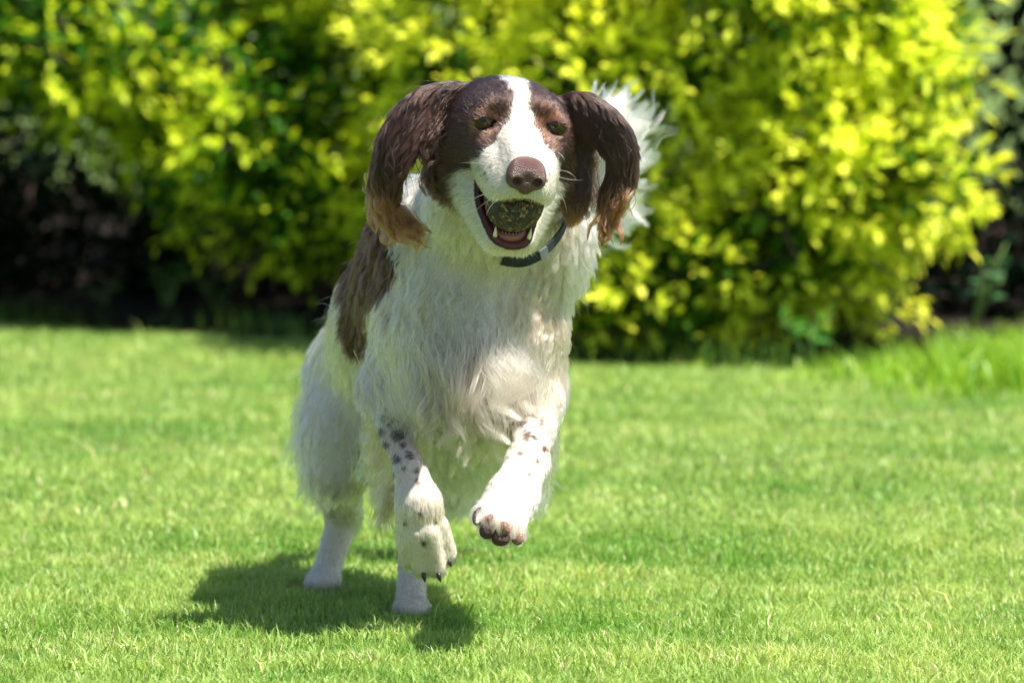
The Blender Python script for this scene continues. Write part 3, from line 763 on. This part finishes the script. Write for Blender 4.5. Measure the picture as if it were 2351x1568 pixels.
def strands(root, N, flow, L, lift, wave, k, g, grav=.25, clump=.5, nguide=0, freq=1.6, jit=.12, curl=None):
    n = len(root)
    ft = flow - N * (flow * N).sum(1, keepdims=True) * np.where((flow * N).sum(1, keepdims=True) < .0, 1, .5); ft = nrm(ft + 1e-4)
    lf = np.clip(lift * g.uniform(.6, 1.4, n), .02, .9)[:, None]
    d = nrm(ft * (1 - lf) + N * lf + g.normal(0, jit, (n, 3)))
    t = np.linspace(0, 1, k); P = np.zeros((n, k, 3)); P[:, 0] = root
    gid = None
    ph = g.uniform(0, 6.28, n); sidev = nrm(np.cross(d, N) + 1e-5)
    if nguide:
        gi = g.choice(n, min(nguide, n), replace=False); kd = kdtree.KDTree(len(gi))
        for i, j in enumerate(gi): kd.insert(root[j], i)
        kd.balance()
        gid = gi[np.fromiter((kd.find(r)[1] for r in root), int, n)]
        ph = ph[gid] + g.normal(0, .35, n); wv = (wave * g.uniform(.6, 1.4, n))[gid]; sidev = sidev[gid]
        d = nrm(d * .45 + d[gid] * .55); L = L * .6 + L[gid] * .4
    else:
        wv = wave * g.uniform(.6, 1.4, n)
    step = (L / (k - 1))[:, None]
    for i in range(1, k):
        di = nrm(d + ft * (.35 * t[i]) + np.array([0, 0, -grav]) * t[i])
        P[:, i] = P[:, i - 1] + di * step
    amp = (wv * L * .16)[:, None]
    P += sidev[:, None, :] * (amp * np.sin(freq * 6.28 * t[None] + ph[:, None]) * np.sqrt(t)[None])[..., None] - sidev[:, None, :] * 0
    P[:, 0] = root
    if nguide:
        c = (clump * t ** 1.4)[None, :, None]
        P = P * (1 - c) + (P[gid]) * c
    return P, gid

def coat_part(name, n, vw, seed, k, rad, lmul=1.0, clump=.5, per=14, grav=.25, jit=.12, tanear=False, freq=1.6, cvar=.12, gvar=.13):
    ip, g = scatter(n, vw, seed)
    root = ip(SV); N = nrm(ip(VN)); fl = nrm(ip(FLOW)); L = ip(FLEN) * lmul * g.uniform(.7, 1.2, n)
    P, gid = strands(root, N, fl, L, ip(FLIFT), ip(FWAVE), k, g, grav, clump, n // per if per else 0, freq, jit)
    c, _b = coat(root + g.normal(0, .0022 if 'face' in name else .0007, (n, 3)), ip(W_EAR), ip(W_FACE))
    if tanear:
        tip = P[:, -1]; tn = sstep(-tip[:, 2] + g.normal(0, .008, n), -(HO[2] - .100), -(HO[2] - .135))[:, None] * g.uniform(.4, 1, (n, 1))
        c = c * (1 - tn) + TAN * tn
    if gid is not None: c = c * np.clip(1 + g.normal(0, gvar, n)[gid], .4, 2)[:, None]
    c = np.clip(c * (1 + g.normal(0, cvar, (n, 1))), .004, .93)
    return hair_object(name, P, c, rad * g.uniform(.7, 1.3, n), dog, DOG)
w_face = np.clip(W_FACE, 0, 1) * (W_EAR < .4); w_leg = W_LEG * (1 - w_face); w_ear = W_EAR
w_body = np.clip(1 - w_face - W_LEG - W_EAR - regw('tail'), 0, 1)
coat_part('face_fur', 90000, w_face + .0, 301, 4, .00018, lmul=1.1, clump=.28, per=10, grav=.0, jit=.14, cvar=.18, gvar=.15)
coat_part('leg_fur', 52000, w_leg, 302, 4, .00022, lmul=1.25, clump=.4, per=10, grav=.0, jit=.16, gvar=.18)
coat_part('body_fur', 90000, w_body * (1 + 1.2 * regw('chest', 'neck', 'throat')), 303, 7, .00030, clump=.66, per=30, grav=.3, jit=.09)
coat_part('stray_hair', 2600, w_body + .4 * w_leg + 2.5 * w_ear, 305, 8, .00017, lmul=1.6, clump=.1, per=0, grav=.2, jit=.35)
coat_part('ear_fur', 50000, w_ear, 304, 10, .00018, clump=.52, per=26, grav=.5, tanear=True, jit=.075, freq=.8, gvar=.22)

coat_part('tail_fur', 7000, regw('tail') * (1 - w_ear), 306, 7, .00026, clump=.6, per=20, grav=.4, jit=.12)
# ---- long feathering set out along lines
def feather(name, line, n, dirs, L, spread, seed, col, k=9, rad=.00028, wave=.6, clump=.75, grav=.5, freq=1.3, per=16, cvar=.10):
    """strands rooted along a line of (px, py, Y); dirs: one direction for each point of the line"""
    g = np.random.default_rng(seed); A = np.array([at(*p) for p in line]); Dd = nrm(np.array(dirs, float)); Lk = np.asarray(L, float)
    t = np.sort(g.random(n)) * (len(A) - 1); i = np.minimum(t.astype(int), len(A) - 2); f = (t - i)[:, None]
    root = A[i] * (1 - f) + A[i + 1] * f + g.normal(0, spread, (n, 3)); d = nrm(Dd[i] * (1 - f) + Dd[i + 1] * f)
    LL = (Lk[i] * (1 - f[:, 0]) + Lk[i + 1] * f[:, 0]) * g.uniform(.65, 1.15, n)
    P, gid = strands(root, d, d, LL, np.full(n, .2), np.full(n, wave), k, g, grav, clump, max(1, n // per), freq, .13)
    c = np.tile(np.array(col), (n, 1)) if np.ndim(col) == 1 else col(P)
    c = c * (1 + g.normal(0, .15, n)[gid])[:, None]
    c = np.clip(c * (1 + g.normal(0, cvar, (n, 1))), .004, .93)
    return hair_object(name, P, c, rad * g.uniform(.7, 1.3, n), dog, DOG)
feather('tail_plume', [(1315, 510, .50), (1345, 455, .48), (1358, 400, .46), (1358, 352, .44), (1350, 315, .43)], 4600,
        [(1, 0, -.5), (1, 0, .25), (.95, 0, .75), (.7, 0, .95), (.45, 0, 1)], [.080, .085, .115, .100, .070], .009, 401, WHITE * 1.05, wave=.7, grav=.12, rad=.00022, clump=.80, per=40)
feather('foreleg_feathering', [(858, 960, -.13), (878, 1040, -.19), (905, 1110, -.25), (893, 1160, -.26)], 1900,
        [(-.3, .6, -1), (-.4, .6, -1), (-.5, .5, -1), (-.3, .4, -1)], [.035, .045, .05, .035], .006, 402, CREAM)
feather('foreleg_feathering', [(1262, 930, -.10), (1262, 1000, -.20), (1248, 1070, -.29), (1232, 1120, -.34)], 1500,
        [(.1, .6, -1), (.15, .6, -1), (.1, .5, -1), (-.1, .4, -1)], [.03, .04, .045, .045], .005, 403, WHITE)
feather('thigh_feathering', [(715, 880, .36), (702, 980, .34), (715, 1060, .31), (742, 1120, .30), (785, 1140, .31)], 3000,
        [(-.5, .3, -1), (-.45, .3, -1), (-.25, .3, -1), (-.1, .2, -1), (0, .2, -1)], [.04, .045, .040, .030, .022], .008, 404, WHITE * .97)
feather('thigh_feathering', [(1010, 1040, .12), (1060, 1070, .10), (1095, 1060, .12), (1120, 1010, .13)], 2600,
        [(-.2, 0, -1), (0, 0, -1), (.1, 0, -1), (.2, 0, -1)], [.05, .06, .055, .04], .012, 405, WHITE * .95)
feather('belly_feathering', [(850, 1040, .12), (870, 1060, .06), (900, 1050, .05)], 500,
        [(-.3, 0, -1), (-.2, 0, -1), (0, 0, -1)], [.04, .05, .04], .012, 406, WHITE * .95)
feather('chest_bib', [(930, 840, -.20), (1000, 850, -.235), (1080, 850, -.245), (1150, 840, -.235), (1200, 830, -.21)], 5200,
        [(-.15, -.15, -1), (-.05, -.2, -1), (0, -.2, -1), (.1, -.2, -1), (.05, -.15, -1)], [.06, .075, .09, .085, .06], .022, 407, CREAM * .8 + WHITE * .2, wave=1.1, clump=.9, per=70, rad=.0003)
feather('ear_feathering', [(868, 400, -.28), (872, 450, -.275), (895, 485, -.265), (915, 490, -.262)], 2200,
        [(.0, 0, -1), (.15, 0, -1), (.5, -.05, -.8), (.8, -.1, -.6)], [.040, .050, .055, .050], .006, 408,
        lambda P: BROWN * 2 + (TAN - BROWN * 2) * sstep(-P[:, -1, 2], -(HO[2] - .095), -(HO[2] - .125))[:, None], wave=1.1, grav=.1, clump=.9, per=55)
feather('ear_feathering', [(1440, 410, -.27), (1428, 440, -.265), (1410, 465, -.26), (1398, 470, -.26)], 1700,
        [(-.2, 0, -1), (-.35, 0, -1), (-.35, 0, -1), (-.2, 0, -1)], [.045, .055, .055, .05], .005, 409, TAN * .9, wave=1.1, grav=.1, clump=.9, per=55)
feather('ear_feathering', [(1335, 300, -.245), (1342, 340, -.245), (1338, 400, -.245), (1330, 450, -.245)], 900,
        [(.4, 0, -1), (.2, 0, -1), (.1, 0, -1), (0, 0, -1)], [.03, .04, .045, .03], .008, 410, BROWN * 1.5, wave=1.0, grav=.2)

feather('ear_feathering', [(1035, 255, -.29), (1010, 290, -.30), (1000, 330, -.30), (1005, 370, -.295)], 1500,
        [(-.35, -.1, -1), (-.3, -.1, -1), (-.15, 0, -1), (0, 0, -1)], [.04, .05, .05, .04], .007, 412, BROWN * 1.2, wave=1.1, grav=.2, clump=.85, per=40)
# ------------------------------------------------------------------ eyes
EYEM, n, l, b = new_mat('eye'); setin(b, Roughness=.05); b.inputs['Specular IOR Level'].default_value = .4
gt = n.new('ShaderNodeTexCoord'); gr = n.new('ShaderNodeTexGradient'); gr.gradient_type = 'SPHERICAL'; mp = n.new('ShaderNodeMapping')
b.inputs['Base Color'].default_value = (.035, .018, .012, 1)
IRIS = plain('iris', (.050, .021, .009), .06, .5, var=.4, bscale=400); PUPIL = plain('pupil', (.003, .003, .003), .05, .5)
for e in EYES:
    c = hl(*e) ; V_, F_ = sphere(c, .0150, 28, 18)
    eo = mesh('eye', V_, F_, EYEM, dog, DOG)
    G = nrm(CAM - c + np.array([0, 0, .2])); GS = nrm(np.cross(G, [0, 0, 1.0])); GU = np.cross(GS, G)
    def disc(c0, rr, off, R0):
        V = [c0 + G * (R0 + off)]; F = []
        for i in range(1, 6):
            a_ = math.asin(min(.98, rr / R0)) * i / 5
            for j in range(24):
                th = j * math.pi / 12; V.append(c0 + (G * math.cos(a_) + (GS * math.cos(th) + GU * math.sin(th)) * math.sin(a_)) * (R0 + off))
        for j in range(24):
            k = (j + 1) % 24; F.append((0, 1 + j, 1 + k))
            for i in range(4): F.append((1 + i * 24 + j, 1 + (i + 1) * 24 + j, 1 + (i + 1) * 24 + k, 1 + i * 24 + k))
        return np.array(V), F
    V_, F_ = disc(c + G * .0061, .0090, .0002, .0096); mesh('iris', V_, F_, IRIS, eo)
    V_, F_ = disc(c + G * .0061, .0040, .0004, .0096); mesh('pupil', V_, F_, PUPIL, eo)
# ------------------------------------------------------------------ nose
def small_sdf(prims, cuts, h, pad=.006):
    lo = np.min([pbox(p)[0] for p in prims], 0) - pad; hi = np.max([pbox(p)[1] for p in prims], 0) + pad
    V_, Q_ = surface_nets(field(lo, hi, h, prims, cuts), lo, h); return smooth_mesh(V_, Q_, 2, .4), Q_
def E(c, r, k, ax=None): return dict(t='e', c=hl(*c), r=np.array(r), ax=(HM if ax is None else ax @ HM), k=k)
def Cn(a, b, r1, r2, k): return dict(t='c', a=hl(*a), b=hl(*b), r1=r1, r2=r2, k=k)
def E2(c, r, k): return E((c[0], c[1], c[2] - .004), r, k)
def Cn2(a, b, r1, r2, k): return Cn((a[0], a[1], a[2] - .004), (b[0], b[1], b[2] - .004), r1, r2, k)
npz = [E2((0, .142, -.009), (.0215, .0150, .0140), .006), E2((-.0125, .147, -.016), (.0115, .0125, .0125), .006), E2((.0125, .147, -.016), (.0115, .0125, .0125), .006),
       E2((0, .148, -.024), (.0100, .0110, .0110), .006), E2((0, .141, -.003), (.0175, .0130, .0105), .008)]
ncut = [(E2((-.0118, .1585, -.0165), (.0052, .0075, .0046), .001), .0025), (E2((.0118, .1585, -.0165), (.0052, .0075, .0046), .001), .0025),
        (Cn2((-.0135, .1560, -.0175), (-.0185, .1500, -.0135), .0018, .0014, .001), .002), (Cn2((.0135, .1560, -.0175), (.0185, .1500, -.0135), .0018, .0014, .001), .002),
        (Cn2((0, .1602, -.020), (0, .1585, -.037), .0012, .0012, .001), .002)]
V_, Q_ = small_sdf(npz, ncut, .0008)
NOSEM = plain('nose_leather', (.115, .056, .049), .32, .5, .5, 800, .3)
mesh('nose', V_, Q_, NOSEM, dog, DOG)
# ------------------------------------------------------------------ mouth parts
GUM = plain('gum', (.33, .12, .11), .22, .5, .1, 300, .2, .15); TOOTH = plain('tooth', (.78, .70, .52), .3, .5); TONGUE = plain('tongue', (.20, .055, .05), .35, .4, .3, 500, .2, .15)
arc = [hl(.0205 * math.cos(a), .078 + .023 * math.sin(a), -.1085 - .004 * math.sin(a)) for a in np.linspace(-.25, math.pi + .25, 15)]
V_, F_ = tube(arc, .0052, 10); mesh('gum', V_, F_, GUM, dog, DOG)
tv, tf = small_sdf([Cn((0, .02, -.090), (0, .070, -.113), .012, .010, .006), E((0, .045, -.104), (.017, .034, .006), .006)], [], .0012), None
mesh('tongue', tv[0], tv[1], TONGUE, dog, DOG)
def tooth(base, tip, r):
    t = np.linspace(0, 1, 6)[:, None]; pts = hl(*base) * (1 - t) + hl(*tip) * t + np.sin(t * 3.1) * .0008 * HF
    V_, F_ = tube(pts, r * np.array([1, 1, .85, .62, .36, .10]), 8); mesh('tooth', V_, F_, TOOTH, dog, DOG)
tooth((-.0190, .104, -.112), (-.0200, .106, -.097), .0026); tooth((.0210, .104, -.112), (.0220, .106, -.097), .0026)
for i in range(-2, 4):
    a = math.pi / 2 - (i - .5) * .21
    bx_ = .0195 * math.cos(a), .078 + .0225 * math.sin(a)
    tooth((bx_[0], bx_[1], -.1115), (bx_[0] * 1.03, bx_[1] + .0015, -.1060), .0016)
# claws and pads
CLAW = plain('claw', (.022, .016, .013), .3, .5); PAD = plain('paw_pad', (.085, .050, .042), .7, .3, .7, 350, .35); PINKPAD = plain('pink_paw_pad', (.26, .135, .105), .7, .3, .6, 350, .45)
def claw(a, b, r):
    r = r * .8; A, B = at(*a), at(*b); B = A + (B - A) * .85; t = np.linspace(0, 1, 6)[:, None]; pts = A * (1 - t) + B * t + np.sin(t * 3.1) * np.array([0, -.003, .0])
    V_, F_ = tube(pts, r * np.array([1, 1, .9, .7, .45, .12]), 8); mesh('claw', V_, F_, CLAW, dog, DOG)
claw((972, 1316, -.313), (977, 1340, -.309), .0036); claw((1006, 1316, -.313), (1013, 1340, -.309), .0036); claw((1031, 1286, -.300), (1037, 1304, -.296), .0030)
for x, y, Y, rx, rz, tilt in PADS:
    t_ = R(tilt); V_, F_ = sphere(at(x, y, Y), (rx, .0075, rz), 16, 10, np.array([[math.cos(t_), 0, math.sin(t_)], [0, 1, 0], [-math.sin(t_), 0, math.cos(t_)]]))
    mesh('paw_pad', V_, F_, PAD if x in (1120, 1150, 1099) else PINKPAD, dog, DOG)
# toe tufts between the pads
feather('toe_tufts', [(1105, 1168, -.45), (1118, 1195, -.465), (1140, 1200, -.468), (1165, 1205, -.465), (1185, 1205, -.45), (1195, 1212, -.44)], 1000,
        [(-.3, -.3, -.9), (-.2, -.3, -.9), (0, -.3, -.9), (.1, -.3, -.9), (.2, -.3, -.9), (.2, -.2, -.9)], [.012, .013, .014, .014, .013, .012], .004, 411,
        lambda P: np.where(np.sin(P[:, :1, 0] * 700) > .1, WHITE * .9 + TAN * .1, TAN * .75 + WHITE * .3), k=5, wave=.1, per=60, clump=.8)
# whiskers
def whiskers():
    S = []
    L = [((1130, 445, -.415), (1085, 460, -.42), (1058, 505, -.42)), ((1115, 378, -.40), (1085, 374, -.41), (1052, 375, -.41)), ((1140, 452, -.43), (1108, 470, -.435), (1088, 492, -.435)),
         ((1150, 455, -.435), (1128, 472, -.44), (1116, 498, -.44)), ((1275, 392, -.42), (1305, 396, -.425), (1325, 415, -.42)), ((1276, 404, -.42), (1305, 412, -.425), (1338, 414, -.42)),
         ((1276, 440, -.42), (1292, 455, -.425), (1302, 490, -.42)), ((1262, 458, -.43), (1272, 470, -.435), (1282, 488, -.435)), ((1250, 462, -.435), (1252, 474, -.44), (1250, 490, -.44)),
         ((1280, 350, -.38), (1290, 358, -.385), (1298, 370, -.385))]
    for a, b, c in L:
        a, b, c = at(*a), at(*b), at(*c); t = np.linspace(0, 1, 9)[:, None]
        S.append((1 - t) ** 2 * a + 2 * t * (1 - t) * (2 * b - .5 * (a + c)) + t ** 2 * c)
    g = np.random.default_rng(5)
    for i in range(44):                                            # short bristles on both lips
        up = i % 4 == 0; x = g.uniform(-.022, .024)
        a = hl(x, (.142 if up else .112) - abs(x) * .3, -.050 if up else -.124); d = np.array([x * .4, .004 + g.normal(0, .002), -.006 - g.random() * .005 ]) @ HM
        t = np.linspace(0, 1, 9)[:, None]; S.append(a + t * d)
    S = np.array(S); return hair_object('whiskers', S, np.tile(WHITE, (len(S), 1)), np.r_[np.full(10, .00042), np.full(44, .00016)], dog, DOG)
whiskers()

# ------------------------------------------------------------------ collar
COLLARM = plain('collar_webbing', (.012, .020, .024), .6, .4, .4, 700, .3); BUCK = plain('collar_buckle', (.10, .115, .12), .35, .5, var=.2)
cpts = [at(*p) for p in ((1120, 585, -.20), (1158, 600, -.250), (1198, 604, -.280), (1235, 590, -.280), (1268, 562, -.262), (1292, 530, -.235), (1305, 490, -.20))]
t = np.linspace(0, 1, 7); tt = np.linspace(0, 1, 40); cl = np.stack([np.interp(tt, t, np.array(cpts)[:, i]) for i in range(3)], 1)
for _ in range(6): cl[1:-1] = cl[1:-1] * .5 + (cl[:-2] + cl[2:]) * .25
tg = nrm(np.gradient(cl, axis=0)); out = nrm(np.cross(tg, np.array([0, -.35, 1.0]))); out *= np.sign(-out[:, 1:2] + 1e-6); upv = np.cross(out, tg)
def strap(cl, out, upv, w, th):
    V = np.concatenate([np.stack([c + o * th + u * w, c + o * th - u * w, c - o * th - u * w, c - o * th + u * w]) for c, o, u in zip(cl, out, upv)]); F = []
    for i in range(len(cl) - 1):
        for j in range(4): k = (j + 1) % 4; F.append((i * 4 + j, i * 4 + k, i * 4 + 4 + k, i * 4 + 4 + j))
    F += [(3, 2, 1, 0), tuple((len(cl) - 1) * 4 + j for j in range(4))]
    return V, F
V_, F_ = strap(cl, out, upv, .0060, .0014); co = mesh('collar', V_, F_, COLLARM, dog, DOG, smooth=False)
V_, F_ = strap(cl[20:24] + out[20:24] * .002, out[20:24], upv[20:24], .0066, .0018); mesh('buckle', V_, F_, BUCK, co, smooth=False)

# ------------------------------------------------------------------ the ball
bc = hl(-.001, .101, -.0675); V_, F_ = sphere((0, 0, 0), .0350, 48, 32)
d = nrm(V_); V_ = V_ * (1 + .022 * wavenoise(d, .5, 81, 3)[:, None] + .018 * wavenoise(d, .16, 82, 2)[:, None])
m, n, l, b = new_mat('ball_flecked_rubber')
tc = n.new('ShaderNodeTexCoord'); vo = n.new('ShaderNodeTexVoronoi'); vo.inputs['Scale'].default_value = 235
l.new(tc.outputs['Object'], vo.inputs['Vector']); sx = n.new('ShaderNodeSeparateColor'); l.new(vo.outputs['Color'], sx.inputs[0])
cr = n.new('ShaderNodeValToRGB'); cr.color_ramp.interpolation = 'CONSTANT'; e = cr.color_ramp.elements
e[0].color = (.040, .028, .014, 1); e[1].position = .34; e[1].color = (.11, .070, .032, 1)
for p_, c_ in ((.52, (.045, .018, .010, 1)), (.66, (.035, .055, .05, 1)), (.76, (.28, .21, .10, 1)), (.90, (.08, .018, .018, 1))):
    x = e.new(p_); x.color = c_
l.new(sx.outputs[0], cr.inputs[0]); l.new(cr.outputs[0], b.inputs['Base Color']); b.inputs['Roughness'].default_value = .6
bp = n.new('ShaderNodeBump'); bp.inputs['Strength'].default_value = 1.0; bp.inputs['Distance'].default_value = .004
l.new(vo.outputs['Distance'], bp.inputs['Height']); l.new(bp.outputs[0], b.inputs['Normal'])
bo = mesh('ball', V_, F_, m); bo.location = bc
tag(bo, 'dark ball flecked with yellow, red and blue held in the jaws of the dog', 'ball')
